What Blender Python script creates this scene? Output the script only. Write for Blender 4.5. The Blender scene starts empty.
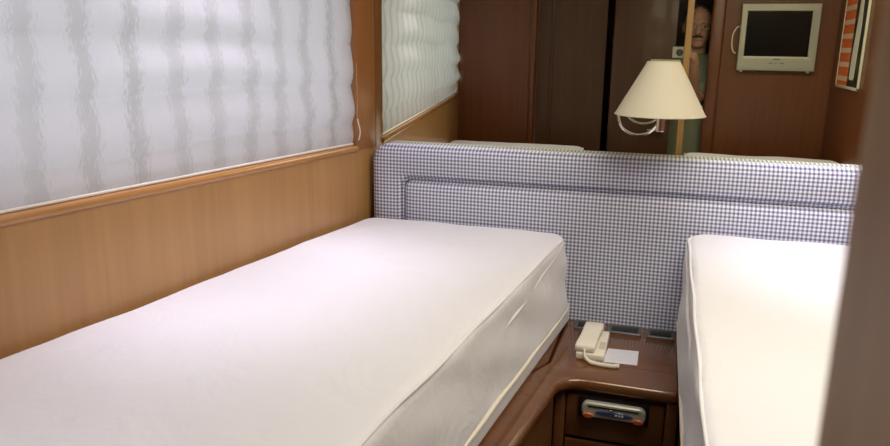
import bpy, bmesh, math, random
from mathutils import Vector, Matrix, noise as mnoise
random.seed(7)
PI = math.pi
S = bpy.context.scene
COL = S.collection
ZO = 0.25                      # all heights below are measured from a datum 25 cm above the cabin floor

# ------------------------------------------------------------------ camera
F_PX = 724.0
YAW, PITCH, ROLL = 0.29736, -0.23970, 0.01273
fw = Vector((-math.sin(YAW) * math.cos(PITCH), math.cos(YAW) * math.cos(PITCH), math.sin(PITCH)))
r0 = Vector((math.cos(YAW), math.sin(YAW), 0)); u0 = r0.cross(fw)
rt = r0 * math.cos(ROLL) + u0 * math.sin(ROLL)
up = u0 * math.cos(ROLL) - r0 * math.sin(ROLL)
cam = bpy.data.cameras.new('camera'); co = bpy.data.objects.new('camera', cam); COL.objects.link(co)
M = Matrix((rt, up, -fw)).transposed().to_4x4(); M.translation = Vector((1.0783, -1.9992, 1.0687 + ZO))
co.matrix_world = M
cam.sensor_width = 36; cam.lens = F_PX / 890 * 36; cam.clip_start = 0.01
cam.dof.use_dof = True; cam.dof.focus_distance = 2.4; cam.dof.aperture_fstop = 10.5
S.camera = co
# ------------------------------------------------------------------ exposure, sky, lamps
S.view_settings.view_transform = 'Standard'; S.view_settings.look = 'None'
S.view_settings.gamma = 1; S.view_settings.use_curve_mapping = False
S.view_settings.exposure = 0.24
try:
    S.cycles.use_denoising = True; S.cycles.denoiser = 'OPENIMAGEDENOISE'
    S.cycles.max_bounces = 10; S.cycles.diffuse_bounces = 5; S.cycles.glossy_bounces = 5
    S.cycles.transmission_bounces = 6; S.cycles.transparent_max_bounces = 8
    S.cycles.caustics_reflective = True; S.cycles.sample_clamp_indirect = 6; S.cycles.blur_glossy = 0.5
except Exception:
    pass
w = bpy.data.worlds.new('daylight'); S.world = w; w.use_nodes = True
bg = w.node_tree.nodes['Background']; bg.inputs[0].default_value = (0.86, 0.90, 1.0, 1); bg.inputs[1].default_value = 2.6

def lamp_spot(x, y, z, aim, power, size, blend, col=(0.97, 0.885, 1.10), rad=0.09):
    l = bpy.data.lights.new('halogen_spot', 'SPOT'); l.energy = power; l.spot_size = math.radians(size); l.spot_blend = blend
    l.color = col; l.shadow_soft_size = rad
    o = bpy.data.objects.new('halogen_spot', l); COL.objects.link(o); o.location = (x, y, z + ZO)
    d = Vector(aim) - Vector((x, y, z)); o.rotation_euler = d.to_track_quat('-Z', 'Y').to_euler()
    return o
CEIL = 1.72
DOWNLIGHTS = [(0.18, -0.66, 30, 62), (0.16, -1.25, 8, 66), (1.50, -0.20, 22, 52), (0.46, -0.22, 9, 54), (0.28, -1.82, 8, 58), (1.52, -1.78, 4.5, 50)]
for (x, y, pw, sz) in DOWNLIGHTS:
    lamp_spot(x, y, CEIL - 0.02, (x + 0.02, y, 0), pw, sz, 0.9)
la = bpy.data.lights.new('aisle_fill_light', 'AREA'); la.shape = 'RECTANGLE'; la.size = 0.9; la.size_y = 0.6; la.energy = 13.5; la.color = (1.0, 0.92, 0.76)  # added warm fill to lift the mattress sides; no real ceiling fixture
lo = bpy.data.objects.new('aisle_fill_light', la); COL.objects.link(lo); lo.location = (1.45, -0.95, CEIL - 0.03 + ZO)

# ------------------------------------------------------------------ material helpers
def nt(name):
    m = bpy.data.materials.new(name); m.use_nodes = True
    t = m.node_tree; b = t.nodes['Principled BSDF']
    return m, t, t.nodes, t.links, b
def plain(name, col, rough=0.5, metal=0.0, coat=0.0, spec=0.5, var=0.0, vs=30):
    m, t, n, l, b = nt(name)
    b.inputs['Base Color'].default_value = (*col, 1); b.inputs['Roughness'].default_value = rough
    b.inputs['Metallic'].default_value = metal; b.inputs['Coat Weight'].default_value = coat
    b.inputs['Specular IOR Level'].default_value = spec
    if var:
        tc = n.new('ShaderNodeTexCoord'); nz = n.new('ShaderNodeTexNoise'); nz.inputs['Scale'].default_value = vs
        nz.inputs['Detail'].default_value = 4
        l.new(tc.outputs['Object'], nz.inputs['Vector'])
        rp = n.new('ShaderNodeValToRGB'); l.new(nz.outputs['Fac'], rp.inputs[0])
        rp.color_ramp.elements[0].position = 0.3; rp.color_ramp.elements[1].position = 0.7
        rp.color_ramp.elements[0].color = (*[c * (1 - var) for c in col], 1)
        rp.color_ramp.elements[1].color = (*[min(1, c * (1 + var)) for c in col], 1)
        l.new(rp.outputs[0], b.inputs['Base Color'])
    return m
def wood(name, dark, light, grain='z', rough=0.28, coat=0.4, scale=1.0, crough=0.12, mott=0.35):
    """veneer: long fibres along one axis, slow colour drift, fine pores"""
    m, t, n, l, b = nt(name)
    tc = n.new('ShaderNodeTexCoord'); mp = n.new('ShaderNodeMapping')
    s = [38 * scale] * 3; s['xyz'.index(grain)] = 1.6 * scale
    mp.inputs['Scale'].default_value = s
    l.new(tc.outputs['Object'], mp.inputs['Vector'])
    a = n.new('ShaderNodeTexNoise'); a.inputs['Scale'].default_value = 1.0; a.inputs['Detail'].default_value = 6; a.inputs['Roughness'].default_value = 0.62
    a.inputs['Distortion'].default_value = 0.35
    l.new(mp.outputs[0], a.inputs['Vector'])
    mp2 = n.new('ShaderNodeMapping'); s2 = [5.0 * scale] * 3; s2['xyz'.index(grain)] = 0.7 * scale
    mp2.inputs['Scale'].default_value = s2; l.new(tc.outputs['Object'], mp2.inputs['Vector'])
    c = n.new('ShaderNodeTexNoise'); c.inputs['Scale'].default_value = 1.0; c.inputs['Detail'].default_value = 3
    l.new(mp2.outputs[0], c.inputs['Vector'])
    mx = n.new('ShaderNodeMix'); mx.data_type = 'FLOAT'; mx.inputs[0].default_value = mott
    l.new(a.outputs['Fac'], mx.inputs[2]); l.new(c.outputs['Fac'], mx.inputs[3])
    rp = n.new('ShaderNodeValToRGB'); l.new(mx.outputs[0], rp.inputs[0])
    rp.color_ramp.elements[0].position = 0.30; rp.color_ramp.elements[0].color = (*dark, 1)
    rp.color_ramp.elements[1].position = 0.70; rp.color_ramp.elements[1].color = (*light, 1)
    l.new(rp.outputs[0], b.inputs['Base Color'])
    b.inputs['Roughness'].default_value = rough; b.inputs['Coat Weight'].default_value = coat; b.inputs['Coat Roughness'].default_value = crough
    bp = n.new('ShaderNodeBump'); bp.inputs['Strength'].default_value = 0.03; bp.inputs['Distance'].default_value = 0.002
    l.new(a.outputs['Fac'], bp.inputs['Height']); l.new(bp.outputs[0], b.inputs['Normal'])
    return m

W_HULL = wood('cherry_veneer', (0.36, 0.185, 0.056), (0.48, 0.265, 0.090), 'z', rough=0.36, coat=0.5, crough=0.26)
W_RAIL = wood('cherry_rail', (0.36, 0.165, 0.045), (0.49, 0.245, 0.08), 'y', rough=0.25, coat=0.6)
W_POST = wood('cherry_pilaster', (0.27, 0.105, 0.030), (0.36, 0.155, 0.048), 'z', rough=0.3, coat=0.4)
W_END = wood('mahogany_veneer', (0.128, 0.037, 0.012), (0.205, 0.064, 0.020), 'z', rough=0.38, coat=0.2, crough=0.3)
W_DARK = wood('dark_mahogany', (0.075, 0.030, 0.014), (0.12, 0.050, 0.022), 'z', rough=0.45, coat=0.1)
W_TOP = wood('mahogany_top', (0.115, 0.042, 0.012), (0.19, 0.072, 0.021), 'x', rough=0.25, coat=0.6, crough=0.1, scale=.5)
W_FRONT = wood('mahogany_front', (0.10, 0.037, 0.013), (0.16, 0.062, 0.022), 'x', rough=0.35, coat=0.3)
W_NEAR = wood('glossy_post_veneer', (0.23, 0.125, 0.044), (0.44, 0.25, 0.090), 'z', rough=0.45, coat=0.0, scale=1.4, mott=.7, crough=0.2)
CEILM = plain('ceiling_lining', (0.72, 0.68, 0.60), 0.8, var=0.03)
CARPET = plain('cabin_carpet', (0.20, 0.15, 0.11), 0.95, var=0.25, vs=180)
CHROME = plain('chrome', (0.82, 0.82, 0.80), 0.12, 1.0)
SILVER = plain('silver_plastic', (0.50, 0.50, 0.43), 0.35, 0.25)
BLACK = plain('black_plastic', (0.008, 0.008, 0.009), 0.35)
SCREEN = plain('dark_screen', (0.004, 0.004, 0.006), 0.18)
CREAM = plain('cream_plastic', (0.82, 0.78, 0.66), 0.4)
WHITEP = plain('white_paper', (0.68, 0.68, 0.72), 0.7)
PRINT = plain('printed_grey', (0.60, 0.61, 0.68), 0.7)
REDB = plain('red_button', (0.55, 0.13, 0.05), 0.3)
BLUED = plain('blue_display', (0.05, 0.08, 0.17), 0.12)
PLATE = plain('socket_plate', (0.16, 0.16, 0.15), 0.35, 0.5)
BULB = plain('frosted_bulb', (0.85, 0.84, 0.80), 0.3)
ORANGE = plain('orange_print', (0.88, 0.17, 0.04), 0.5, var=0.08, vs=60)
STRIPE = plain('pale_stripe_print', (0.90, 0.62, 0.42), 0.5)
ART_W = plain('white_print', (0.80, 0.76, 0.64), 0.5)
ART_B = plain('black_print', (0.012, 0.014, 0.012), 0.4)
FRAMEM = plain('pale_frame', (0.66, 0.62, 0.50), 0.4)

def sheet_mat():
    m, t, n, l, b = nt('white_cotton_sheet')
    b.inputs['Base Color'].default_value = (0.80, 0.81, 0.85, 1); b.inputs['Roughness'].default_value = 0.85
    b.inputs['Specular IOR Level'].default_value = 0.2; b.inputs['Sheen Weight'].default_value = 0.15
    tc = n.new('ShaderNodeTexCoord')
    nz = n.new('ShaderNodeTexNoise'); nz.inputs['Scale'].default_value = 7; nz.inputs['Detail'].default_value = 4; nz.inputs['Distortion'].default_value = 1.2
    l.new(tc.outputs['Object'], nz.inputs['Vector'])
    bp = n.new('ShaderNodeBump'); bp.inputs['Strength'].default_value = 0.45; bp.inputs['Distance'].default_value = 0.014
    l.new(nz.outputs['Fac'], bp.inputs['Height']); l.new(bp.outputs[0], b.inputs['Normal'])
    return m
SHEET = sheet_mat()
PIPE = plain('sheet_piping', (0.86, 0.81, 0.70), 0.8)

def gingham():
    """navy and white check, 10 mm repeat, woven in the plane of the headboard (x, z)"""
    m, t, n, l, b = nt('gingham_fabric')
    tc = n.new('ShaderNodeTexCoord'); sp = n.new('ShaderNodeSeparateXYZ'); l.new(tc.outputs['Object'], sp.inputs[0])
    def band(sock):
        mu = n.new('ShaderNodeMath'); mu.operation = 'MULTIPLY'; mu.inputs[1].default_value = 1 / 0.0102
        l.new(sock, mu.inputs[0])
        fr = n.new('ShaderNodeMath'); fr.operation = 'FRACT'; l.new(mu.outputs[0], fr.inputs[0])
        pp = n.new('ShaderNodeMath'); pp.operation = 'PINGPONG'; pp.inputs[1].default_value = 0.5; l.new(fr.outputs[0], pp.inputs[0])
        mr = n.new('ShaderNodeMapRange'); mr.inputs[1].default_value = 0.19; mr.inputs[2].default_value = 0.29
        l.new(pp.outputs[0], mr.inputs[0]); return mr.outputs[0]
    a = band(sp.outputs[0]); c = band(sp.outputs[2])
    ad = n.new('ShaderNodeMath'); ad.operation = 'ADD'; l.new(a, ad.inputs[0]); l.new(c, ad.inputs[1])
    hf = n.new('ShaderNodeMath'); hf.operation = 'MULTIPLY'; hf.inputs[1].default_value = 0.5; l.new(ad.outputs[0], hf.inputs[0])
    rp = n.new('ShaderNodeValToRGB'); l.new(hf.outputs[0], rp.inputs[0])
    e = rp.color_ramp.elements
    e[0].position = 0.0; e[0].color = (0.135, 0.15, 0.25, 1); e[1].position = 1.0; e[1].color = (0.86, 0.88, 0.95, 1)
    x = e.new(0.5); x.color = (0.43, 0.45, 0.58, 1)
    l.new(rp.outputs[0], b.inputs['Base Color']); b.inputs['Roughness'].default_value = 0.9; b.inputs['Specular IOR Level'].default_value = 0.15
    return m
GING = gingham()
NAVY = plain('navy_piping', (0.13, 0.14, 0.24), 0.9, var=0.4, vs=160)

def blind_mat():
    """sheer crinkled cloth: pale ground with mottled grey vertical stripes every ~10.5 cm, lets daylight through"""
    m, t, n, l, b = nt('sheer_striped_cloth')
    tc = n.new('ShaderNodeTexCoord'); sp = n.new('ShaderNodeSeparateXYZ'); l.new(tc.outputs['Object'], sp.inputs[0])
    wz = n.new('ShaderNodeTexNoise'); wz.inputs['Scale'].default_value = 5; wz.inputs['Detail'].default_value = 3
    l.new(tc.outputs['Object'], wz.inputs['Vector'])
    w2 = n.new('ShaderNodeMath'); w2.operation = 'MULTIPLY_ADD'; w2.inputs[1].default_value = 0.05
    l.new(wz.outputs['Fac'], w2.inputs[0]); l.new(sp.outputs[1], w2.inputs[2])
    mu = n.new('ShaderNodeMath'); mu.operation = 'MULTIPLY_ADD'; mu.inputs[1].default_value = 1 / 0.105; mu.inputs[2].default_value = 0.60
    l.new(w2.outputs[0], mu.inputs[0])
    pp = n.new('ShaderNodeMath'); pp.operation = 'PINGPONG'; pp.inputs[1].default_value = 0.5; l.new(mu.outputs[0], pp.inputs[0])
    mp = n.new('ShaderNodeMapping'); mp.inputs['Scale'].default_value = (230, 230, 60); l.new(tc.outputs['Object'], mp.inputs[0])
    cr = n.new('ShaderNodeTexNoise'); cr.inputs['Scale'].default_value = 1; cr.inputs['Detail'].default_value = 4; l.new(mp.outputs[0], cr.inputs[0])
    s1 = n.new('ShaderNodeMath'); s1.operation = 'MULTIPLY_ADD'; s1.inputs[1].default_value = 0.62; l.new(cr.outputs['Fac'], s1.inputs[0]); l.new(pp.outputs[0], s1.inputs[2])
    mr = n.new('ShaderNodeMapRange'); mr.interpolation_type = 'SMOOTHSTEP'; mr.inputs[1].default_value = 0.24; mr.inputs[2].default_value = 0.60; l.new(s1.outputs[0], mr.inputs[0])
    lo_ = n.new('ShaderNodeTexNoise'); lo_.noise_dimensions = '1D'; lo_.inputs['Scale'].default_value = 3.1; lo_.inputs['Detail'].default_value = 1
    l.new(sp.outputs[1], lo_.inputs['W'])
    lr = n.new('ShaderNodeMapRange'); lr.inputs[1].default_value = 0.35; lr.inputs[2].default_value = 0.62; lr.inputs[3].default_value = 0.0; lr.inputs[4].default_value = 0.8; l.new(lo_.outputs['Fac'], lr.inputs[0])
    mxx = n.new('ShaderNodeMath'); mxx.operation = 'MAXIMUM'; l.new(mr.outputs[0], mxx.inputs[0]); l.new(lr.outputs[0], mxx.inputs[1])
    rp = n.new('ShaderNodeValToRGB'); l.new(mxx.outputs[0], rp.inputs[0])
    rp.color_ramp.elements[0].color = (0.42, 0.405, 0.40, 1); rp.color_ramp.elements[1].color = (0.60, 0.58, 0.60, 1)
    l.new(rp.outputs[0], b.inputs['Base Color']); b.inputs['Roughness'].default_value = 0.9; b.inputs['Specular IOR Level'].default_value = 0.1
    tr = n.new('ShaderNodeBsdfTranslucent'); l.new(rp.outputs[0], tr.inputs[0])
    ms = n.new('ShaderNodeMixShader'); ms.inputs[0].default_value = 0.38
    l.new(b.outputs[0], ms.inputs[1]); l.new(tr.outputs[0], ms.inputs[2])
    l.new(ms.outputs[0], n['Material Output'].inputs[0])
    bp = n.new('ShaderNodeBump'); bp.inputs['Strength'].default_value = 0.35; bp.inputs['Distance'].default_value = 0.004
    l.new(cr.outputs['Fac'], bp.inputs['Height']); l.new(bp.outputs[0], b.inputs['Normal'])
    return m
BLIND = blind_mat()
HEM = plain('blind_hem', (0.86, 0.84, 0.80), 0.8)

def pane_mat():
    m, t, n, l, b = nt('window_pane'); n.remove(b)
    tr = n.new('ShaderNodeBsdfTransparent'); tr.inputs[0].default_value = (0.92, 0.95, 0.96, 1)
    gl = n.new('ShaderNodeBsdfGlossy'); gl.inputs['Roughness'].default_value = 0.02
    ms = n.new('ShaderNodeMixShader'); ms.inputs[0].default_value = 0.07
    l.new(tr.outputs[0], ms.inputs[1]); l.new(gl.outputs[0], ms.inputs[2]); l.new(ms.outputs[0], n['Material Output'].inputs[0])
    return m
PANE = pane_mat()
def mirror_mat():
    m, t, n, l, b = nt('silvered_glass')
    b.inputs['Base Color'].default_value = (0.76, 0.78, 0.62, 1); b.inputs['Metallic'].default_value = 1; b.inputs['Roughness'].default_value = 0.0
    return m
MIRROR = mirror_mat()
def shade_mat():
    m, t, n, l, b = nt('cream_lampshade')
    b.inputs['Base Color'].default_value = (0.82, 0.79, 0.63, 1); b.inputs['Roughness'].default_value = 0.8
    tr = n.new('ShaderNodeBsdfTranslucent'); tr.inputs[0].default_value = (0.80, 0.72, 0.50, 1)
    ms = n.new('ShaderNodeMixShader'); ms.inputs[0].default_value = 0.3
    l.new(b.outputs[0], ms.inputs[1]); l.new(tr.outputs[0], ms.inputs[2]); l.new(ms.outputs[0], n['Material Output'].inputs[0])
    return m
SHADE = shade_mat()

# ------------------------------------------------------------------ mesh helpers
def box(bm, x0, x1, y0, y1, z0, z1, bev=0.0, seg=2):
    r = bmesh.ops.create_cube(bm, size=1)
    for v in r['verts']:
        v.co = Vector((x0 + (v.co.x + .5) * (x1 - x0), y0 + (v.co.y + .5) * (y1 - y0), z0 + (v.co.z + .5) * (z1 - z0)))
    if bev:
        es = list({e for v in r['verts'] for e in v.link_edges})
        bmesh.ops.bevel(bm, geom=es, offset=bev, segments=seg, profile=.5, affect='EDGES')
    return bm
def prism(bm, pts, z0, z1, bev=0.0, seg=3):
    """plan outline extruded upward"""
    lo = [bm.verts.new((p[0], p[1], z0)) for p in pts]; hi = [bm.verts.new((p[0], p[1], z1)) for p in pts]
    k = len(pts); fs = [bm.faces.new(lo[::-1]), bm.faces.new(hi)]
    for i in range(k): fs.append(bm.faces.new((lo[i], lo[(i + 1) % k], hi[(i + 1) % k], hi[i])))
    bmesh.ops.recalc_face_normals(bm, faces=fs)
    if bev:
        es = list({e for f in fs for e in f.edges})
        bmesh.ops.bevel(bm, geom=es, offset=bev, segments=seg, profile=.5, affect='EDGES')
    return bm
def tube(bm, pts, r, n=10, caps=True):
    pts = [Vector(p) for p in pts]; rr = r if isinstance(r, (list, tuple)) else [r] * len(pts)
    rings = []; prev = None
    for i, p in enumerate(pts):
        t = (pts[min(i + 1, len(pts) - 1)] - pts[max(i - 1, 0)]).normalized()
        a = prev if prev is not None else (Vector((0, 0, 1)) if abs(t.z) < .9 else Vector((1, 0, 0)))
        a = (a - t * a.dot(t)).normalized(); prev = a; b = t.cross(a)
        rings.append([bm.verts.new(p + (a * math.cos(2 * PI * k / n) + b * math.sin(2 * PI * k / n)) * rr[i]) for k in range(n)])
    for i in range(len(rings) - 1):
        for k in range(n):
            bm.faces.new((rings[i][k], rings[i][(k + 1) % n], rings[i + 1][(k + 1) % n], rings[i + 1][k]))
    if caps:
        bm.faces.new(rings[0][::-1]); bm.faces.new(rings[-1])
    return bm
def smooth_path(pts, k=6):
    P = [Vector(p) for p in pts]; out = []
    for i in range(len(P) - 1):
        a, b, c, d = P[max(i - 1, 0)], P[i], P[i + 1], P[min(i + 2, len(P) - 1)]
        for j in range(k):
            t = j / k
            out.append(.5 * ((2 * b) + (c - a) * t + (2 * a - 5 * b + 4 * c - d) * t * t + (3 * b - a - 3 * c + d) * t ** 3))
    out.append(P[-1]); return out
def lathe(bm, prof, cx, cy, n=40, closed=False):
    """(radius, z) profile turned about a vertical axis"""
    rings = [[bm.verts.new((cx + r * math.cos(2 * PI * k / n), cy + r * math.sin(2 * PI * k / n), z)) for k in range(n)] for r, z in prof]
    m = len(rings)
    for i in range(m if closed else m - 1):
        for k in range(n):
            bm.faces.new((rings[i][k], rings[i][(k + 1) % n], rings[(i + 1) % m][(k + 1) % n], rings[(i + 1) % m][k]))
    if not closed:
        bm.faces.new(rings[0][::-1]); bm.faces.new(rings[-1])
    return bm
def blob(bm, c, r, sx=1, sy=1, sz=1, u=20, v=14):
    q = bmesh.ops.create_uvsphere(bm, u_segments=u, v_segments=v, radius=r)
    for k in q['verts']: k.co = Vector((k.co.x * sx + c[0], k.co.y * sy + c[1], k.co.z * sz + c[2]))
    return bm
NB = lambda: bmesh.new()
def obj(name, bm, mat, parent=None, smooth=True, angle=35):
    me = bpy.data.meshes.new(name)
    bmesh.ops.recalc_face_normals(bm, faces=bm.faces); bm.to_mesh(me); bm.free()
    me.materials.append(mat)
    if smooth:
        me.shade_smooth()
        try: me.set_sharp_from_angle(angle=math.radians(angle))
        except Exception: pass
    o = bpy.data.objects.new(name, me); COL.objects.link(o)
    if parent is None: o.location = (0, 0, ZO)
    else:
        o.parent = parent
        if parent.type == 'EMPTY': o.location = -Vector((parent.location.x, parent.location.y, parent.location.z - ZO))
    return o
def thing(name, label, cat, loc, group=None):
    o = bpy.data.objects.new(name, None); COL.objects.link(o); o.empty_display_size = .05
    o.location = (loc[0], loc[1], loc[2] + ZO); o['label'] = label; o['category'] = cat
    if group: o['group'] = group
    return o
def tag(o, label, cat, group=None):
    o['label'] = label; o['category'] = cat
    if group: o['group'] = group
    return o
def struct(name, bm, mat, parent=None, label=None, **k):
    o = obj(name, bm, mat, parent, **k)
    if parent is None: o['kind'] = 'structure'
    if label: o['label'] = label
    return o

# ------------------------------------------------------------------ plan of the cabin
XW, A = 0.2444, 0.18047            # left (hull) wall: x = XW + A*y, the mirror stands at y = 0
UN = Vector((A, 1, 0)).normalized(); NI = Vector((UN.y, -UN.x, 0))
def wl(s, off, z):                 # a point on the hull wall: y = s, off metres into the room
    return Vector((XW + A * s, s, z)) + NI * off
YE = -2.35                         # end wall, opposite the mirror
XR = 1.88                          # right wall
FL = -ZO                           # floor level
def hull_box(bm, s0, s1, o0, o1, z0, z1, bev=0.0, seg=2):
    P = [wl(s0, o0, 0), wl(s1, o0, 0), wl(s1, o1, 0), wl(s0, o1, 0)]
    return prism(bm, [(p.x, p.y) for p in P], z0, z1, bev, seg)

# shell
struct('floor', box(NB(), -.8, 2.1, -3.5, .1, FL - .06, FL), CARPET, label='dark brown cabin carpet')
struct('ceiling', box(NB(), -.8, 2.1, -3.5, .1, CEIL, CEIL + .06), CEILM, label='pale cabin ceiling lining')
wb = struct('wall_back', box(NB(), -.05, XR + .1, .008, .07, FL, CEIL), W_END, label='wooden bulkhead behind headboard and mirror')
struct('wall_right', box(NB(), XR, XR + .06, YE - .05, .008, FL, CEIL), W_END, label='mahogany veneer wall beside the right bed')
# hull wall: lower veneer panel, header, end piece; opening for the window between
wlft = struct('wall_left', hull_box(NB(), YE - .05, .02, -.16, 0, FL, .775), W_HULL, label='glossy cherry veneer panel below the blind')
struct('header_panel', hull_box(NB(), YE - .05, .02, -.16, 0, 1.50, CEIL), W_HULL, wlft)
struct('end_panel', hull_box(NB(), YE - .05, -2.33, -.16, .0, .775, 1.50), W_HULL, wlft)
# sill rail with rounded nose
bm = NB()
prof = []
for k in range(9):
    t = -PI / 2 + PI * k / 8
    prof.append((.001 + .008 * math.cos(t), .780 + .0095 * math.sin(t)))
prof = [(-.16, .7695)] + prof + [(-.16, .7905)]
ends = []
for s in (-2.33, -.1):
    ends.append([bm.verts.new(wl(s, o_, z)) for o_, z in prof])
for i in range(len(prof)):
    j = (i + 1) % len(prof); bm.faces.new((ends[0][i], ends[0][j], ends[1][j], ends[1][i]))
bm.faces.new(ends[0]); bm.faces.new(ends[1][::-1])
struct('trim_1', bm, W_RAIL, label='rounded cherry wood ledge under the window blind')
struct('trim_2', hull_box(NB(), -.1, -.0015, -.16, .003, .775, 1.50, .0012), W_POST, label='upright wooden post between blind and mirror')
# window behind the blind
win = thing('window_1', 'long daylight window behind the striped blind', 'window', wl(-1.2, -.1, .8)); del win['category']; win['kind'] = 'structure'
bm = NB()
hull_box(bm, -2.27, -.1, -.14, -.10, .795, .83, .004); hull_box(bm, -2.27, -.1, -.14, -.10, 1.46, 1.50, .004)
for s in (-2.27, -1.22, -.14): hull_box(bm, s, s + .04, -.14, -.10, .83, 1.46, .004)
obj('window_frame', bm, plain('window_frame_metal', (.5, .5, .5), .4, .6), win)
for s0, s1 in ((-2.23, -1.22), (-1.18, -.14)):
    obj('pane', hull_box(NB(), s0, s1, -.124, -.119, .83, 1.46), PANE, win)

# end wall (seen in the mirror): wardrobe doors, doorway with the photographer, television wall
wr = struct('wall_front', box(NB(), 1.322, XR, YE - .05, YE, FL, CEIL), W_END, label='mahogany wall that carries the television')
we = struct('wall_front_left', box(NB(), -.22, .262, YE - .05, YE, FL, CEIL), W_END, label='mahogany wardrobe wall at the foot of the left bed')
struct('molding', box(NB(), .262, .292, YE - .06, YE + .018, FL, CEIL, .007, 3), W_END, we)
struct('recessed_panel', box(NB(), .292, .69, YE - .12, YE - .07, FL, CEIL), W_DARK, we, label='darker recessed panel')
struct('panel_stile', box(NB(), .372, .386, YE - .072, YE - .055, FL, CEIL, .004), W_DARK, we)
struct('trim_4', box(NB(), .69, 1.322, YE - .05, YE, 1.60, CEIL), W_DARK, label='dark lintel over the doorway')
struct('trim_3', box(NB(), 1.255, 1.322, YE - .08, YE + .022, FL, 1.66, .012, 3), W_END, label='upright mahogany door casing')
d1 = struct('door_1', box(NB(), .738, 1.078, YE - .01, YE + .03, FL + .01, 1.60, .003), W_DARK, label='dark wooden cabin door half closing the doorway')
bm = NB(); tube(bm, smooth_path([(1.045, YE + .03, .62), (1.045, YE + .065, .62), (1.02, YE + .07, .62), (.96, YE + .07, .62)]), .007)
obj('door_handle', bm, CHROME, d1)
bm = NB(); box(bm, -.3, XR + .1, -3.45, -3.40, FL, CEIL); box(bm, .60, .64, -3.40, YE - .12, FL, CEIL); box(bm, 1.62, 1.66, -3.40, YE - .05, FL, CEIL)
struct('wall_corridor', bm, W_DARK, label='dark passage wall beyond the doorway')

# ------------------------------------------------------------------ mirror
tag(obj('wall_mirror', box(NB(), XW - .012, XR, -.001, .007, .66, CEIL - .01), MIRROR),
    'wide wall mirror above the checked headboard, reflecting the far end of the cabin', 'mirror')

# ------------------------------------------------------------------ headboard
def rounded_rect(x0, x1, z0, z1, r, n=8, corners=(1, 1, 1, 1)):
    out = []
    for (cx, cz, a0, on) in ((x0 + r, z0 + r, PI, corners[0]), (x1 - r, z0 + r, 1.5 * PI, corners[1]), (x1 - r, z1 - r, 0, corners[2]), (x0 + r, z1 - r, PI / 2, corners[3])):
        if on:
            for k in range(n + 1):
                a = a0 + PI / 2 * k / n; out.append((cx + r * math.cos(a), cz + r * math.sin(a)))
        else:
            out.append((cx + (r if cx > x0 + r else -r), cz + (r if cz > z0 + r else -r)))
    return out
def loft(bm, loops, cap0=True, cap1=True):
    L = [[bm.verts.new(p) for p in lp] for lp in loops]; n = len(L[0])
    for a, b in zip(L[:-1], L[1:]):
        for k in range(n): bm.faces.new((a[k], a[(k + 1) % n], b[(k + 1) % n], b[k]))
    if cap0: bm.faces.new(L[0][::-1])
    if cap1: bm.faces.new(L[-1])
    return bm
HX0, HX1, HZ0, HZ1 = .254, XR - .004, .326, .7915
hb = thing('headboard', 'wide padded headboard in blue and white gingham across both beds', 'headboard', (1.07, -.04, HZ0))
IX0, IX1, IZ1 = .350, 1.785, .696
# outer padded border: a rounded slab with a recess for the inner cushion
bm = NB(); lps = []
for inset, y in ((.008, -.003), (.002, -.010), (0, -.020), (0, -.034), (.004, -.046), (.012, -.054), (.026, -.058), (.080, -.058), (.090, -.051), (.093, -.036)):
    lps.append([(x, y, z) for x, z in rounded_rect(HX0 + inset, HX1 - inset, HZ0 + min(inset, .02), HZ1 - inset, max(.03, .05 - inset * .4))])
loft(bm, lps, True, True); obj('padded_border', bm, GING, hb, angle=60)
bm = NB(); lps = []
for inset, y in ((.007, -.034), (.007, -.044), (.010, -.052), (.018, -.058), (.036, -.062), (.10, -.064)):
    lps.append([(x, y, max(z, HZ0 - .002)) for x, z in rounded_rect(IX0 + inset, IX1 - inset, HZ0 - .06, IZ1 - inset, .022)])
loft(bm, lps); obj('inner_cushion', bm, GING, hb, angle=60)
for q, off in (('piping', 0.0),):
    bm = NB(); x0, x1, z1 = IX0 + .001, IX1 - .001, IZ1 - .001
    tube(bm, [(x0, -.043, HZ0 + .02), (x0, -.043, z1 - .02), (x0 + .006, -.043, z1 - .006), (x0 + .02, -.043, z1), (x1 - .02, -.043, z1), (x1 - .006, -.043, z1 - .006), (x1, -.043, z1 - .02), (x1, -.043, HZ0 + .02)], .0042, 8)
    obj(q, bm, GING, hb)

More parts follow.
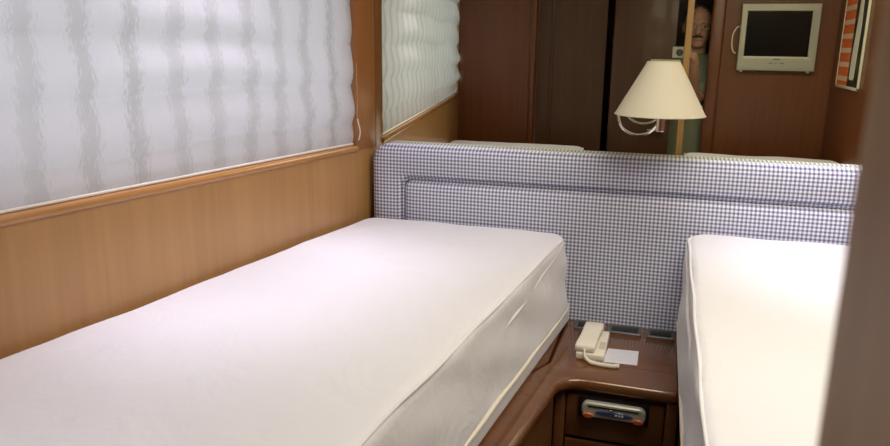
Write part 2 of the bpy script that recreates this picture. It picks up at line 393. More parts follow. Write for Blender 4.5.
# ------------------------------------------------------------------ beds
def soft_box(plan, z0, z1, r, nx, ny, nz, crown=.0, wob=.004, seed=0.0, crease=None, lift=0.0):
    """rounded block over a four cornered plan (head-left, head-right, foot-right, foot-left)"""
    HL, HR, FR, FLT = [Vector((p[0], p[1], 0)) for p in plan]
    wx = ((HR - HL).length + (FR - FLT).length) / 2; ly = ((FLT - HL).length + (FR - HR).length) / 2; hz = z1 - z0
    bm = NB(); cache = {}
    def vert(i, j, k):
        key = (i, j, k)
        if key in cache: return cache[key]
        def dist(q, n, full):      # denser rows close to the edges
            t = q / n; t = t - .12 * math.sin(2 * PI * t) if n > 6 else t
            return t * full
        p = Vector((dist(i, nx, wx), dist(j, ny, ly), dist(k, nz, hz)))
        rh = r
        q = Vector((min(max(p.x, rh), wx - rh), min(max(p.y, rh), ly - rh), min(max(p.z, r * .35), hz - r)))
        d = p - q
        if d.length > 1e-9:
            rz = Vector((d.x / rh, d.y / rh, d.z / (r if d.z > 0 else r * .35)))
            m = max(abs(rz.x), abs(rz.y), abs(rz.z)); L = rz.length
            d = Vector((d.x, d.y, d.z)) * (m / L)
        p = q + d
        RC = .055                  # corners rounded in plan too
        qx, qy = min(max(p.x, RC), wx - RC), min(max(p.y, RC), ly - RC); ex, ey = p.x - qx, p.y - qy; L2 = math.hypot(ex, ey)
        if L2 > 1e-9:
            f_ = max(abs(ex), abs(ey)) / L2; p = Vector((qx + ex * f_, qy + ey * f_, p.z))
        u, v_, h = p.x / wx, p.y / ly, p.z / hz
        top = HL.lerp(HR, u).lerp(FLT.lerp(FR, u), v_)
        z = z0 + p.z + crown * h * (math.sin(PI * min(max(u, 0), 1)) ** .6) * (math.sin(PI * min(max(v_, 0), 1)) ** .5)
        z += lift * h * max(0, 1 - v_) ** 1.5
        P = Vector((top.x, top.y, z))
        nv = mnoise.noise_vector(P * 5 + Vector((seed, 0, 0))) * wob + mnoise.noise_vector(P * 13 + Vector((0, seed, 3))) * wob * .45
        nv.z *= .8 * h
        if crease:                 # tucks of the fitted sheet on the side facing the aisle
            e = (1 - u) if crease > 0 else u
            wgt = max(0, 1 - e / .05) * max(0, math.sin(PI * min(max(h, 0), 1)))
            nv.x += crease * wgt * (.0035 * math.sin((v_ * ly * 2.2 - h * .9) * 9) + .006 * mnoise.noise(Vector((v_ * ly * 4 - h * .5, h * 2.2, seed))))
        if crease: nv.x += (.017 if crease > 0 else -.004) * (1 - min(max(h, 0), 1)) ** 1.4 * min(1, max(0, (u if crease > 0 else 1 - u) * 2 - 1))
        cache[key] = bm.verts.new(P + nv); return cache[key]
    def quad(a, b, c, d): bm.faces.new((a, b, c, d))
    for i in range(nx):
        for j in range(ny):
            for k in (0, nz): quad(vert(i, j, k), vert(i + 1, j, k), vert(i + 1, j + 1, k), vert(i, j + 1, k))
    for i in range(nx):
        for k in range(nz):
            for j in (0, ny): quad(vert(i, j, k), vert(i + 1, j, k), vert(i + 1, j, k + 1), vert(i, j, k + 1))
    for j in range(ny):
        for k in range(nz):
            for i in (0, nx): quad(vert(i, j, k), vert(i, j + 1, k), vert(i, j + 1, k + 1), vert(i, j, k + 1))
    return bm
ZB, ZM = .326, .552
def x_left(y, off=.008): return XW + A * y + off
XL1 = lambda y: .8497 + .10323 * y          # aisle edge of the left mattress
XR2 = lambda y: 1.1431 - .0104 * y          # aisle edge of the right mattress
def bed(name_loc, plan, label, base_plan, base_label, sgn, seed, lift):
    m = thing('mattress', label, 'mattress', name_loc)
    zs = ZB + .045
    obj('upper_mattress', soft_box(plan, zs, ZM, .020, 46, 120, 16, crown=.006, wob=.0045, seed=seed, crease=sgn, lift=lift), SHEET, m, angle=80)
    ins = [(p[0] + (.008 if i in (0, 3) else (.014 if sgn > 0 else -.008)), p[1] + (-.002 if i < 2 else .01)) for i, p in enumerate(plan)]
    if sgn < 0: ins[0] = (plan[0][0] - .001, ins[0][1]); ins[3] = (plan[3][0] - .001, ins[3][1])
    obj('lower_band', prism(NB(), ins, ZB, zs + .01, .008), SHEET, m)
    bm = NB()
    edge = [(plan[1], plan[2])] if sgn > 0 else [(plan[0], plan[3])]
    a, b = [Vector((*p, zs + .003)) for p in edge[0]]
    for k in range(1): tube(bm, [a.lerp(b, t / 40) + Vector((sgn * (.0165 if sgn > 0 else .0025), 0, .0015 * math.sin(t * 1.1))) for t in range(1, 40)], .0042, 8)
    obj('piping', bm, PIPE, m)
    # welted seam along the aisle edge, and near the head a loose tuck of the fitted sheet below it
    xe = XL1 if sgn > 0 else XR2
    zt = lambda y: ZM + lift * max(0, 1 - (HY - y) / (HY - FY)) ** 1.5
    ys = [HY - .03 - .0155 * k for k in range(118)]
    bm = NB(); tube(bm, [(xe(y) - sgn * (.0045 + .0012 * math.sin(y * 21)) - sgn * (.012 if k == 0 else .003 if k == 1 else 0), y, zt(y) - .0055 + .0016 * math.sin(y * 17 + 1)) for k, y in enumerate(ys)], .0030, 8)
    obj('seam', bm, SHEET, m)
    ys = [HY - .05 - .011 * k for k in range(60)]
    bm = NB(); tube(bm, [(xe(y) - sgn * .0012 + sgn * .0012 * math.sin(y * 23), y, zt(y) - .012 - .075 * (k / 60) ** .8) for k, y in enumerate(ys)], [.0045 * math.sin(PI * (k + .7) / 61) ** .6 + .0004 for k in range(60)], 10)
    obj('sheet_tuck', bm, SHEET, m)
    b_ = obj('bed_base', prism(NB(), base_plan, FL, ZB, .006), W_FRONT); tag(b_, base_label, 'bed base')
    return m
HY, FY = -.072, -1.955
bed((.5, -1.0, ZB), [(x_left(HY) + .012, HY), (XL1(HY), HY), (XL1(FY), FY), (x_left(FY), FY)],
    'white sheeted mattress along the window wall under the blind', 
    [(x_left(-.01, .006), -.01), (.843, -.01), (.843, -.36), (.803, -.44), (.777, -.62), (.712, -1.25), (.615, -1.96), (x_left(-1.96, .006), -1.96)],
    'brown wooden bed base carrying the mattress beside the window wall', 1, 0.0, .026)
bed((1.5, -1.0, ZB), [(XR2(HY), HY), (XR - .012, HY), (XR - .012, -1.925), (XR2(-1.925) + .003, -1.925)],
    'white sheeted mattress on the right, across the bedside cabinet', 
    [(1.156, -.01), (XR - .004, -.01), (XR - .004, -1.97), (1.176, -1.97), (1.156, -.44)],
    'brown wooden bed base under the right-hand mattress', -1, 5.0, .058)

# ------------------------------------------------------------------ bedside cabinet with the ledge that runs along the left bed
cab = thing('bedside_cabinet', 'glossy mahogany bedside cabinet with rounded nosing between the beds', 'cabinet', (1.0, -.25, FL))
obj('carcass', box(NB(), .857, 1.152, -.405, -.012, FL, .298, .002), W_FRONT, cab)
bm = NB()
# top and side ledge in one bull-nosed piece, inner corner rounded
def arc(cx, cy, r, a0, a1, n=6): return [(cx + r * math.cos(a0 + (a1 - a0) * k / n), cy + r * math.sin(a0 + (a1 - a0) * k / n)) for k in range(n + 1)]
out = [ (1.152, -.004), (1.152, -.438), (.935, -.434)]
out += [(.912, -.440), (.896, -.452), (.884, -.472), (.866, -.61), (.846, -.77), (.822, -.98), (.787, -1.25), (.70, -1.95), (.620, -1.95), (.715, -1.25), (.780, -.62), (.806, -.44), (.845, -.36), (.845, -.004)]
prism(bm, out, .294, .3255, .0135, 5); obj('top', bm, W_TOP, cab, angle=50)
obj('ledge_front', prism(NB(), [(.855, -.40), (.876, -.47), (.858, -.61), (.838, -.77), (.814, -.98), (.779, -1.25), (.69, -1.94), (.63, -1.94), (.73, -1.25), (.79, -.62), (.806, -.52)], FL, .296, .002), W_FRONT, cab)
dr = obj('drawer_front', box(NB(), .900, 1.122, -.424, -.404, .172, .281, .004), W_FRONT, cab)
d2 = obj('drawer_front', box(NB(), .900, 1.122, -.424, -.404, .02, .164, .004), W_FRONT, cab)
bm = NB(); tube(bm, smooth_path([(.97, -.424, .13), (.97, -.44, .13), (1.05, -.44, .13), (1.05, -.424, .13)]), .004); obj('drawer_pull', bm, CHROME, d2)
obj('stile', box(NB(), 1.124, 1.151, -.430, -.404, FL, .294, .006, 3), W_FRONT, cab)
obj('stile', box(NB(), .872, .898, -.430, -.404, FL, .294, .006, 3), W_FRONT, cab)
obj('inset_panel', box(NB(), .893, 1.135, -.335, -.14, .3250, .3262, .0005), W_TOP, cab)

# stereo
def rr_plate(bm, x0, x1, z0, z1, y0, y1, r):
    loft(bm, [[(x, y, z) for x, z in rounded_rect(x0 + i, x1 - i, z0 + i, z1 - i, r)] for i, y in ((0, y0), (0, y1 + .003), (.003, y1))])
    return bm
st = thing('car_stereo', 'silver car stereo with red end buttons set in the cabinet front', 'stereo', (1.008, -.425, .22))
obj('surround', box(NB(), .929, 1.089, -.431, -.4245, .2290, .2830, .002), BLACK, st)
TILT = .0
bm = NB(); rr_plate(bm, .938, 1.081, .2385, .2755, -.430, -.444, .0145); obj('faceplate', bm, SILVER, st)
obj('disc_slot', box(NB(), .952, 1.066, -.4455, -.443, .2650, .2680), BLACK, st)
bm = NB(); loft(bm, [[(1.012 + sx * .042 * math.cos(2 * PI * k / 28), y, .2535 + .0070 * sx * math.sin(2 * PI * k / 28)) for k in range(28)] for sx, y in ((1, -.443), (1, -.446), (.9, -.4468))])
obj('display', bm, BLUED, st)
for k in range(3): obj('display_digit', box(NB(), 1.014 + k * .007, 1.019 + k * .007, -.4475, -.4465, .2515, .2560), WHITEP, st)
obj('eject_button', blob(NB(), (1.004, -.4445, .2620), .0028), CHROME, st)
for x in (.9535, 1.0655):
    bm = NB(); loft(bm, [[(x + .0125 * s * math.cos(2 * PI * k / 20), y, .2440 + .0062 * s * math.sin(2 * PI * k / 20)) for k in range(20)] for s, y in ((1, -.443), (1, -.447), (.8, -.4485))])
    obj('button', bm, REDB, st, ); st.children[-1]['label'] = 'red end button'

# flat socket plates in the top, along the headboard
for (x0, x1, lab) in ((.874, .948, 'flat grey socket plate behind the telephone, nearest the left mattress'), (.964, 1.054, 'flat grey socket plate in the middle of the row under the headboard'), (1.066, 1.139, 'flat grey socket plate beside the right mattress')):
    p = thing('socket_plate', lab, 'socket', ((x0 + x1) / 2, -.11, .326), 'socket plates in the cabinet top')
    bm = NB(); loft(bm, [[(x, y, z) for x, y in rounded_rect(x0 + i, x1 - i, -.130 + i, -.068 - i, .006, 4)] for i, z in ((0, .3255), (0, .3295), (.0015, .331), (.008, .331), (.009, .329))])
    obj('plate_frame', bm, PLATE, p)
    obj('socket_face', box(NB(), x0 + .010, x1 - .010, -.121, -.077, .3285, .3302, .0008), BLACK, p)

# telephone
ph = thing('telephone', 'cream corded telephone with its handset on top, lying on the bedside cabinet', 'telephone', (.93, -.23, .3262))
def wedge(bm, x0, x1, y0, y1, zb, zf, zk, bev):
    vs = [bm.verts.new(p) for p in ((x0, y0, zb), (x1, y0, zb), (x1, y1, zb), (x0, y1, zb), (x0, y0, zf), (x1, y0, zf), (x1, y1, zk), (x0, y1, zk))]
    fs = [bm.faces.new([vs[i] for i in q]) for q in ((3, 2, 1, 0), (4, 5, 6, 7), (0, 1, 5, 4), (1, 2, 6, 5), (2, 3, 7, 6), (3, 0, 4, 7))]
    bmesh.ops.bevel(bm, geom=list({e for f in fs for e in f.edges}), offset=bev, segments=3, profile=.5, affect='EDGES'); return bm
base = obj('base', wedge(NB(), .905, .974, -.328, -.165, .3262, .3445, .345, .004), CREAM, ph)
bm = NB()
for k in range(12): box(bm, .9575 + (k % 3) * .005, .9615 + (k % 3) * .005, -.290 + (k // 3) * .012, -.282 + (k // 3) * .012, .3440, .3468, .0008, 1)
obj('keypad', bm, plain('grey_keys', (.62, .58, .48), .5), base)
bm = NB()
def hs(y, wv, h, zc, x=.930): return [(x + (y + .25) * .06 + wv * cx, y, zc + h * cz) for cx, cz in rounded_rect(-1, 1, -1, 1, .4, 4)]
loft(bm, [hs(-.324, .021, .007, .3525), hs(-.319, .024, .010, .3535), hs(-.285, .0245, .010, .354), hs(-.272, .023, .0075, .357), hs(-.218, .023, .0075, .358), hs(-.205, .0245, .010, .3565), hs(-.170, .024, .010, .3575), hs(-.165, .021, .007, .3575)])
obj('handset', bm, CREAM, ph, angle=70)
bm = NB(); pts = smooth_path([(.926, -.326, .350), (.929, -.338, .340), (.942, -.346, .332), (.957, -.350, .331), (.975, -.352, .331), (.995, -.352, .331), (1.010, -.347, .331)], 30)
coil = []
for i, p in enumerate(pts):
    a = i * 1.1; coil.append(p + Vector((0, math.cos(a), math.sin(a))) * .0042)
tube(bm, coil, .0022, 6)
tube(bm, pts, .0030, 6); obj('coiled_cord', bm, CREAM, ph, angle=80)
bm = NB(); prism(bm, [(.972, -.325), (1.052, -.318), (1.052, -.232), (.976, -.238)], .3263, .3272); nt_ = tag(obj('note_card', bm, WHITEP), 'small white printed card lying beside the telephone', 'card')
for k in range(5):
    box_ = NB(); prism(box_, [(.985, -.305 + k * .014), (1.040 - .008 * (k % 2), -.302 + k * .014), (1.040 - .008 * (k % 2), -.298 + k * .014), (.985, -.301 + k * .014)], .3272, .3275); obj('print_line', box_, PRINT, nt_)

# ------------------------------------------------------------------ roman blind
bl = thing('roman_blind', 'sheer grey striped roman blind covering the long window', 'blind', wl(-1.15, -.03, .797))
tucks = [.793, .858, .965, 1.075, 1.19, 1.31, 1.43]
S0, S1 = -2.325, -.1005
def blind_off(s, z, i, u):
    e = min((s - S0), (S1 - s))
    amp = (.0085 if i else .006) * (1 + .35 * math.sin(s * 3.1 + i * 1.7)) * (1 + max(0, -1.5 - s) * 1.6)
    prof = math.sin(PI * u ** 1.35) ** .85 if 0 < u < 1 else 0
    # the cloth belly sags most just above each tuck
    prof = math.sin(PI * (1 - (1 - 0) * u) ** 1.5) ** .9 if 0 < u < 1 else 0
    o = -.012 + amp * prof
    o += .0022 * mnoise.noise(Vector((s * 16, z * 7, i))) + .0010 * mnoise.noise(Vector((s * 55, z * 24, 2)))
    return o
bm = NB(); ns, nz = 300, 96; g = []
for a in range(ns + 1):
    q = S0 + (S1 - S0) * a / ns; row = []
    for k in range(nz + 1):
        z = tucks[0] + (tucks[-1] - tucks[0]) * k / nz
        zz = z + (.006 * math.sin(q * 6 + z * 9) + .006 * mnoise.noise(Vector((q * 4, z * 3, 0)))) * min(1, k / 8)
        i = max(t for t in range(len(tucks) - 1) if tucks[t] <= max(zz, tucks[0]))
        u = min(1, max(0, (zz - tucks[i]) / (tucks[i + 1] - tucks[i])))
        row.append(bm.verts.new(wl(q, blind_off(q, z, i, u), z)))
    g.append(row)
for a in range(ns):
    for k in range(nz): bm.faces.new((g[a][k], g[a + 1][k], g[a + 1][k + 1], g[a][k + 1]))
obj('fabric', bm, BLIND, bl, angle=120)
bm = NB(); hull_box(bm, S0, S1, -.016, -.006, .7905, .7960, .002); obj('hem_bar', bm, HEM, bl)
bm = NB(); hull_box(bm, S0, S1, -.04, -.004, 1.425, 1.47, .004); obj('headrail', bm, HEM, bl)
bm = NB()
pc = [wl(-.093 + .004 * math.sin(k * .35), .006 + .002 * math.sin(k * .5), .806 + k * .0056) for k in range(11)]
for p in pc: blob(bm, p, .0024, u=8, v=6)
tube(bm, pc, .0007, 5); tube(bm, [pc[-1], wl(-.096, .004, 1.0), wl(-.098, -.02, 1.43)], .0003, 5)
obj('bead_cord', bm, HEM, bl)

# ------------------------------------------------------------------ wall lamp on the mirror
lm = thing('wall_lamp', 'chrome wall lamp with cream cone shade fixed to the mirror', 'lamp', (1.054, -.002, .9))
LX, LY = 1.054, -.150
bm = NB(); lathe(bm, [(.1065, .9135), (.0385, 1.038), (.0372, 1.038), (.1050, .9135)], LX, LY, 56, closed=True)
sh = obj('shade', bm, SHADE, lm, angle=60)
for r_, z_ in ((.1065, .9135), (.0382, 1.038)):
    bm = NB(); tube(bm, [(LX + r_ * math.cos(2 * PI * k / 56), LY + r_ * math.sin(2 * PI * k / 56), z_) for k in range(57)], .0014, 6, False)
    obj('shade_trim', bm, SHADE, sh)
bm = NB()
for k in range(3): tube(bm, [(LX, LY, 1.02), (LX + .040 * math.cos(k * 2.094 + .4), LY + .040 * math.sin(k * 2.094 + .4), 1.034)], .001, 6)
tube(bm, [(LX, LY, .95), (LX, LY, 1.028)], .0012, 6); obj('shade_carrier', bm, CHROME, lm)
bm = NB(); lathe(bm, [(.009, .872), (.0105, .874), (.0105, .905), (.012, .906), (.012, .926), (.010, .928)], LX + .004, LY, 20); obj('socket', bm, CHROME, lm)
obj('bulb', blob(NB(), (LX + .002, LY, .955), .022, sz=1.2), BULB, lm)
bm = NB()
pth = smooth_path([(.985, -.012, .930), (.970, -.05, .930), (.960, -.11, .920), (.957, -.145, .905), (.966, -.15, .880), (.985, -.15, .866), (1.007, -.15, .8615), (1.030, -.15, .867), (1.046, -.15, .882), (1.054, -.15, .895)], 7)
tube(bm, pth, .0032, 10); obj('arm', bm, CHROME, lm)
bm = NB(); q = [(.985 + .030 * s * math.cos(2 * PI * k / 32), y, .93 + .030 * s * math.sin(2 * PI * k / 32)) for s, y in () for k in range(32)]
loft(bm, [[(.985 + .030 * s * math.cos(2 * PI * k / 32), y, .93 + .030 * s * math.sin(2 * PI * k / 32)) for k in range(32)] for s, y in ((1, -.0012), (1, -.008), (.8, -.014), (.3, -.016))])
obj('backplate', bm, CHROME, lm)

# ------------------------------------------------------------------ television on the end wall
TY = -2.300
tv = thing('television', 'small silver flat television on the mahogany end wall, seen in the mirror', 'television', (1.592, TY, .96))
def tv_loop(i, y): return [(1.401 + i * .030 / .032, y, .962 + i * .074 / .032), (1.785 - i * .040 / .032, y, .962 + i * .074 / .032), (1.785 - i * .040 / .032, y, 1.307 - i * .038 / .032), (1.401 + i * .030 / .032, y, 1.307 - i * .038 / .032)]
bm = NB(); loft(bm, [tv_loop(.001, TY - .028), tv_loop(0, TY - .026), tv_loop(0, TY - .003), tv_loop(.002, TY), tv_loop(.029, TY), tv_loop(.032, TY - .003), tv_loop(.032, TY - .012)], True, False)
fr = obj('bezel', bm, SILVER, tv)
obj('screen', box(NB(), 1.429, 1.747, TY - .016, TY - .010, 1.033, 1.272), SCREEN, tv)
obj('rear_housing', box(NB(), 1.412, 1.774, TY - .048, TY - .026, .975, 1.296, .008, 3), SILVER, tv)
obj('power_button', blob(NB(), (1.594, TY, 1.000), .005, sz=.7), CHROME, fr)
for x in (1.560, 1.615): obj('control_button', box(NB(), x, x + .018, TY - .001, TY + .0018, .998, 1.002, .0008, 1), PLATE, fr)
obj('name_plate', box(NB(), 1.577, 1.612, TY - .001, TY + .0016, 1.020, 1.0245, .0008, 1), PLATE, fr)
for x in (1.425, 1.755): obj('foot', box(NB(), x - .008, x + .008, TY - .022, TY - .004, .953, .963, .002), SILVER, tv)
bm = NB(); tube(bm, smooth_path([(1.405, TY - .03, 1.190), (1.385, TY - .02, 1.185), (1.368, TY - .015, 1.150), (1.366, TY - .015, 1.100), (1.376, TY - .02, 1.062), (1.39, TY - .03, 1.05)]), .0035, 8); obj('cable', bm, CREAM, tv)

# ------------------------------------------------------------------ framed print on the right wall
PY0, PY1, PZ0, PZ1 = -2.180, -1.700, .893, 1.52
fp = thing('framed_print', 'framed print of orange striped band beside black and white, near the television', 'picture', (XR, (PY0 + PY1) / 2, PZ0))
for (a, b, c, d) in ((PY0, PY1, PZ0, PZ0 + .014), (PY0, PY1, PZ1 - .014, PZ1), (PY0, PY0 + .014, PZ0, PZ1), (PY1 - .016, PY1, PZ0, PZ1)):
    obj('frame_bar', box(NB(), XR - .011, XR - .001, a, b, c, d, .002), FRAMEM, fp)
pp = obj('print', box(NB(), XR - .008, XR - .002, PY0 + .01, PY1 - .01, PZ0 + .01, PZ1 - .01), ORANGE, fp)
for k in range(9): obj('pale_stripe', box(NB(), XR - .0088, XR - .0075, PY0 + .016, -1.930, PZ0 + .035 + k * .0665, PZ0 + .058 + k * .0665), STRIPE, pp)
obj('black_field', box(NB(), XR - .0092, XR - .0070, -1.930, PY1 - .014, PZ0 + .012, PZ1 - .012), ART_B, pp)
lp = [(-1.895, .950), (-1.885, .938), (-1.815, .938), (-1.802, .950), (-1.796, 1.05), (-1.785, 1.18), (-1.802, 1.30), (-1.81, 1.46), (-1.855, 1.46), (-1.858, 1.30), (-1.872, 1.18), (-1.893, 1.05)]
bm = NB(); loft(bm, [[(x, y, z) for y, z in lp] for x in (XR - .0090, XR - .0100)]); obj('white_band', bm, ART_W, pp)

# ------------------------------------------------------------------ wooden post close to the lens
pn = thing('wooden_post', 'brown wooden post close up at the right edge, at the foot of the right bed', 'post', (1.136, -1.89, FL))
obj('shaft', box(NB(), 1.1185, 1.149, -1.965, -1.820, FL, CEIL, .003, 3), W_NEAR, pn)

# ------------------------------------------------------------------ recessed ceiling downlights
for (x, y, pw, sz), where in zip(DOWNLIGHTS, ('over the middle of the left bed, by the blind', 'over the lower half of the left bed', 'over the head of the right bed', 'over the head of the left bed', 'over the foot of the left bed', 'over the foot of the right bed')):
    d = thing('downlight', 'small recessed ceiling downlight ' + where, 'light', (x, y, CEIL - .01), 'recessed ceiling downlights')
    bm = NB(); lathe(bm, [(.030, CEIL - .004), (.045, CEIL - .004), (.047, CEIL), (.030, CEIL + .0)], x, y, 28, closed=True); obj('trim_ring', bm, CHROME, d)

# ------------------------------------------------------------------ photographer in the doorway (seen in the mirror)
SKIN = plain('skin', (.50, .27, .19), .55, var=.08, vs=40)
SHIRT = plain('pale_shirt', (.20, .21, .15), .85, var=.06, vs=25)
TROUS = plain('dark_trousers', (.05, .05, .06), .9)
HAIR = plain('dark_hair', (.02, .015, .012), .6)
SHOE = plain('black_shoe', (.015, .014, .013), .4)
def limb(bm, pts, radii, n=14):
    """tapered closed tube with round ends"""
    P = [Vector(p) for p in pts]; path = []; rad = []
    d0 = (P[0] - P[1]).normalized(); d1 = (P[-1] - P[-2]).normalized()
    for k in range(5):
        t = PI / 2 * (1 - k / 5); path.append(P[0] + d0 * radii[0] * math.sin(t)); rad.append(max(radii[0] * math.cos(t), radii[0] * .12))
    sp = smooth_path(P, 5); m = len(sp) - 1
    for i, p in enumerate(sp):
        f = i / m * (len(P) - 1); j = min(int(f), len(P) - 2); path.append(p); rad.append(radii[j] + (radii[j + 1] - radii[j]) * (f - j))
    for k in range(1, 6):
        t = PI / 2 * k / 5; path.append(P[-1] + d1 * radii[-1] * math.sin(t)); rad.append(max(radii[-1] * math.cos(t), radii[-1] * .12))
    return tube(bm, path, rad, n)
def ell_loft(bm, secs, n=24):
    loft(bm, [[(cx + rx * math.cos(2 * PI * k / n), cy + ry * math.sin(2 * PI * k / n), z) for k in range(n)] for cx, cy, z, rx, ry in secs]); return bm
def remesh(o, vox):
    m = o.modifiers.new('skin', 'REMESH'); m.mode = 'VOXEL'; m.voxel_size = vox; m.use_smooth_shade = True
    s = o.modifiers.new('smooth', 'SMOOTH'); s.factor = .5; s.iterations = 3
PX, PYc = 1.19, -2.53
HC = Vector((PX, PYc + .03, 1.195))
bm = NB()
# head: cranium, jaw, nose, ears, brow, lips, neck
blob(bm, HC + Vector((0, -.012, .03)), .088, .87, 1.08, .98)
ell_loft(bm, [(HC.x, HC.y + .045, HC.z - .118, .022, .028), (HC.x, HC.y + .040, HC.z - .108, .038, .042), (HC.x, HC.y + .022, HC.z - .07, .058, .066), (HC.x, HC.y + .012, HC.z - .02, .068, .080), (HC.x, HC.y + .008, HC.z + .03, .071, .084), (HC.x, HC.y, HC.z + .06, .06, .07)])
limb(bm, [HC + Vector((0, .090, .000)), HC + Vector((0, .106, -.036))], [.009, .015], 10)
limb(bm, [HC + Vector((-.010, .098, -.042)), HC + Vector((.010, .098, -.042))], [.009, .009], 8)
limb(bm, [HC + Vector((-.020, .082, -.072)), HC + Vector((0, .090, -.071)), HC + Vector((.020, .082, -.072))], [.006, .008, .006], 8)
limb(bm, [HC + Vector((-.040, .074, .018)), HC + Vector((0, .088, .020)), HC + Vector((.040, .074, .018))], [.010, .009, .010], 8)
for s in (-1, 1):
    blob(bm, HC + Vector((s * .076, -.008, -.008)), .030, .35, .7, 1.05)
    blob(bm, HC + Vector((s * .032, .070, -.002)), .014)
limb(bm, [(PX, PYc - .015, .99), (PX, PYc + .01, 1.11)], [.060, .054], 16)
# trunk
ell_loft(bm, [(PX, PYc, .40, .14, .10), (PX, PYc, .48, .165, .115), (PX, PYc, .58, .150, .105), (PX, PYc, .72, .140, .10), (PX, PYc - .005, .86, .162, .112), (PX, PYc - .01, .95, .165, .10), (PX, PYc - .01, 1.01, .115, .07), (PX, PYc - .01, 1.04, .06, .055)])
SHR, ELR, WRR = Vector((PX + .165, PYc + .0, .965)), Vector((1.205, -2.385, .800)), Vector((1.178, -2.150, .965))
SHL, ELL, WRL = Vector((PX - .165, PYc + .0, .965)), Vector((PX - .215, PYc - .02, .70)), Vector((PX - .20, PYc + .06, .47))
limb(bm, [SHR, ELR, WRR], [.052, .040, .026]); limb(bm, [SHL, ELL, WRL], [.052, .040, .026])
def hand(bm, w, d, side, curl_dir, thumb):
    """palm with five bent fingers of unequal length"""
    d = d.normalized(); side = side.normalized(); k = d.cross(side).normalized()
    limb(bm, [w, w + d * .04, w + d * .085], [.024, .030, .026], 12)
    for i, (o, ln) in enumerate(((-.030, .070), (-.010, .080), (.010, .074), (.028, .058))):
        a = w + d * .085 + side * o
        b_ = a + (d * .75 + curl_dir * .5).normalized() * ln * .45
        c = b_ + (d * .25 + curl_dir).normalized() * ln * .32
        e = c + (curl_dir - d * .35).normalized() * ln * .23
        limb(bm, [w + d * .06 + side * o * .8, a, b_, c, e], [.010, .0098, .0090, .0082, .0070], 8)
    t0 = w + d * .03 + thumb * .020; t1 = t0 + (thumb * .7 + d * .8).normalized() * .036; t2 = t1 + (d * .8 + curl_dir * .6).normalized() * .030
    limb(bm, [t0, t1, t2], [.013, .0105, .0085], 8)
CAMC = Vector((1.110, -2.040, 1.052))          # pocket camera held in front of the face
hand(bm, WRR, Vector((-.10, .45, .60)), Vector((.15, .6, -.5)), Vector((-1, .25, 0)).normalized(), Vector((-.3, -.8, .2)).normalized())
hand(bm, WRL, Vector((0, .12, -1)), Vector((0, 1, .1)), Vector((.8, .1, -.2)).normalized(), Vector((.1, .9, -.2)).normalized())
# legs and feet
for s in (-1, 1):
    hx = PX + s * .088
    limb(bm, [(hx, PYc, .46), (hx + s * .005, PYc + .02, .12), (hx + s * .008, PYc - .01, -.175)], [.082, .056, .036])
    limb(bm, [(hx + s * .008, PYc - .03, FL + .045), (hx + s * .012, PYc + .06, FL + .035), (hx + s * .02, PYc + .14, FL + .026)], [.034, .034, .024])
per = tag(obj('person', bm, SKIN), 'person with glasses in the doorway, olive shirt, aiming a pocket camera, reflected in the mirror', 'person')
remesh(per, .0055)
bm = NB()
ell_loft(bm, [(PX, PYc, .42, .178, .130), (PX, PYc, .50, .178, .127), (PX, PYc, .60, .165, .120), (PX, PYc, .72, .155, .114), (PX, PYc - .005, .86, .175, .124), (PX, PYc - .01, .95, .176, .112), (PX, PYc - .012, 1.015, .124, .082), (PX, PYc - .012, 1.045, .075, .070)])
limb(bm, [SHR, SHR.lerp(ELR, .7)], [.064, .054]); limb(bm, [SHL, SHL.lerp(ELL, .7)], [.064, .054])
o = obj('shirt', bm, SHIRT, per); remesh(o, .007)
bm = NB(); ell_loft(bm, [(PX, PYc, .36, .13, .10), (PX, PYc, .42, .170, .122), (PX, PYc, .50, .172, .121)])
for s in (-1, 1):
    hx = PX + s * .088; limb(bm, [(hx, PYc, .44), (hx + s * .005, PYc + .02, .12), (hx + s * .008, PYc - .01, FL + .08)], [.092, .070, .056])
o = obj('trousers', bm, TROUS, per); remesh(o, .008)
bm = NB()
for s in (-1, 1):
    hx = PX + s * .088; limb(bm, [(hx + s * .008, PYc - .035, FL + .045), (hx + s * .012, PYc + .06, FL + .042), (hx + s * .02, PYc + .145, FL + .034)], [.041, .041, .032])
obj('shoes', bm, SHOE, per)
bm = NB(); blob(bm, HC + Vector((0, -.022, .042)), .093, .88, 1.02, .94)
for v in list(bm.verts):
    if v.co.y > HC.y + .052 or v.co.z < HC.z - .045 or (v.co.y > HC.y + .02 and v.co.z < HC.z + .045): bm.verts.remove(v)
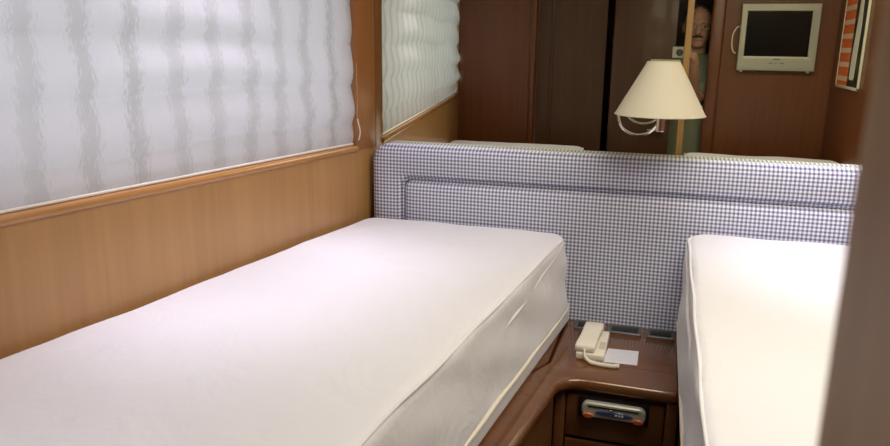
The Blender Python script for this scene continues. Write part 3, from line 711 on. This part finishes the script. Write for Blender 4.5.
hr = obj('hair', bm, HAIR, per); sd = hr.modifiers.new('thickness', 'SOLIDIFY'); sd.thickness = .012; sd.offset = -.5
bm = NB()
for s in (-1, 1):
    tube(bm, [(HC.x + s * .034 + .024 * math.cos(2 * PI * k / 24), HC.y + .098 - .004 * abs(math.cos(2 * PI * k / 24)), HC.z - .002 + .019 * math.sin(2 * PI * k / 24)) for k in range(25)], .0016, 6, False)
    tube(bm, [(HC.x + s * .058, HC.y + .093, HC.z + .004), (HC.x + s * .080, HC.y + .06, HC.z + .006), (HC.x + s * .082, HC.y - .01, HC.z + .002)], .0014, 6)
tube(bm, [(HC.x - .011, HC.y + .098, HC.z + .002), (HC.x, HC.y + .102, HC.z + .006), (HC.x + .011, HC.y + .098, HC.z + .002)], .0014, 6)
obj('glasses', bm, PLATE, per)
bm = NB()
EYE = plain('eye', (.10, .07, .05), .2)
for s in (-1, 1): obj('eye', blob(NB(), HC + Vector((s * .032, .0785, -.002)), .0085), EYE, per)
bm = NB(); limb(bm, [HC + Vector((-.026, .086, -.060)), HC + Vector((0, .098, -.056)), HC + Vector((.026, .086, -.060))], [.004, .006, .004], 8); obj('moustache', bm, HAIR, per)
# the pocket camera
dc = thing('pocket_camera', 'small silver pocket camera held up by the person in the doorway', 'camera', CAMC)
cs, sn = math.cos(YAW * .5), math.sin(YAW * .5)
R_ = Matrix.Rotation(YAW * .5, 4, 'Z')
bm = NB(); box(bm, -.046, .046, -.011, .011, -.029, .029, .006, 3); bm.transform(Matrix.Translation(CAMC) @ R_); body_ = obj('body', bm, plain('silver_camera_body', (.70, .70, .58), .35, .1), dc)
bm = NB(); lathe(bm, [(.018, 0), (.018, .008), (.015, .009), (.015, .016), (.009, .016), (.008, .012)], 0, 0, 28); bm.transform(Matrix.Translation(CAMC) @ R_ @ Matrix.Translation((-.008, .010, 0)) @ Matrix.Rotation(-PI / 2, 4, 'X')); obj('lens', bm, PLATE, dc)
bm = NB(); box(bm, .018, .036, .010, .0125, .010, .020, .001); bm.transform(Matrix.Translation(CAMC) @ R_); obj('flash_window', bm, WHITEP, dc)
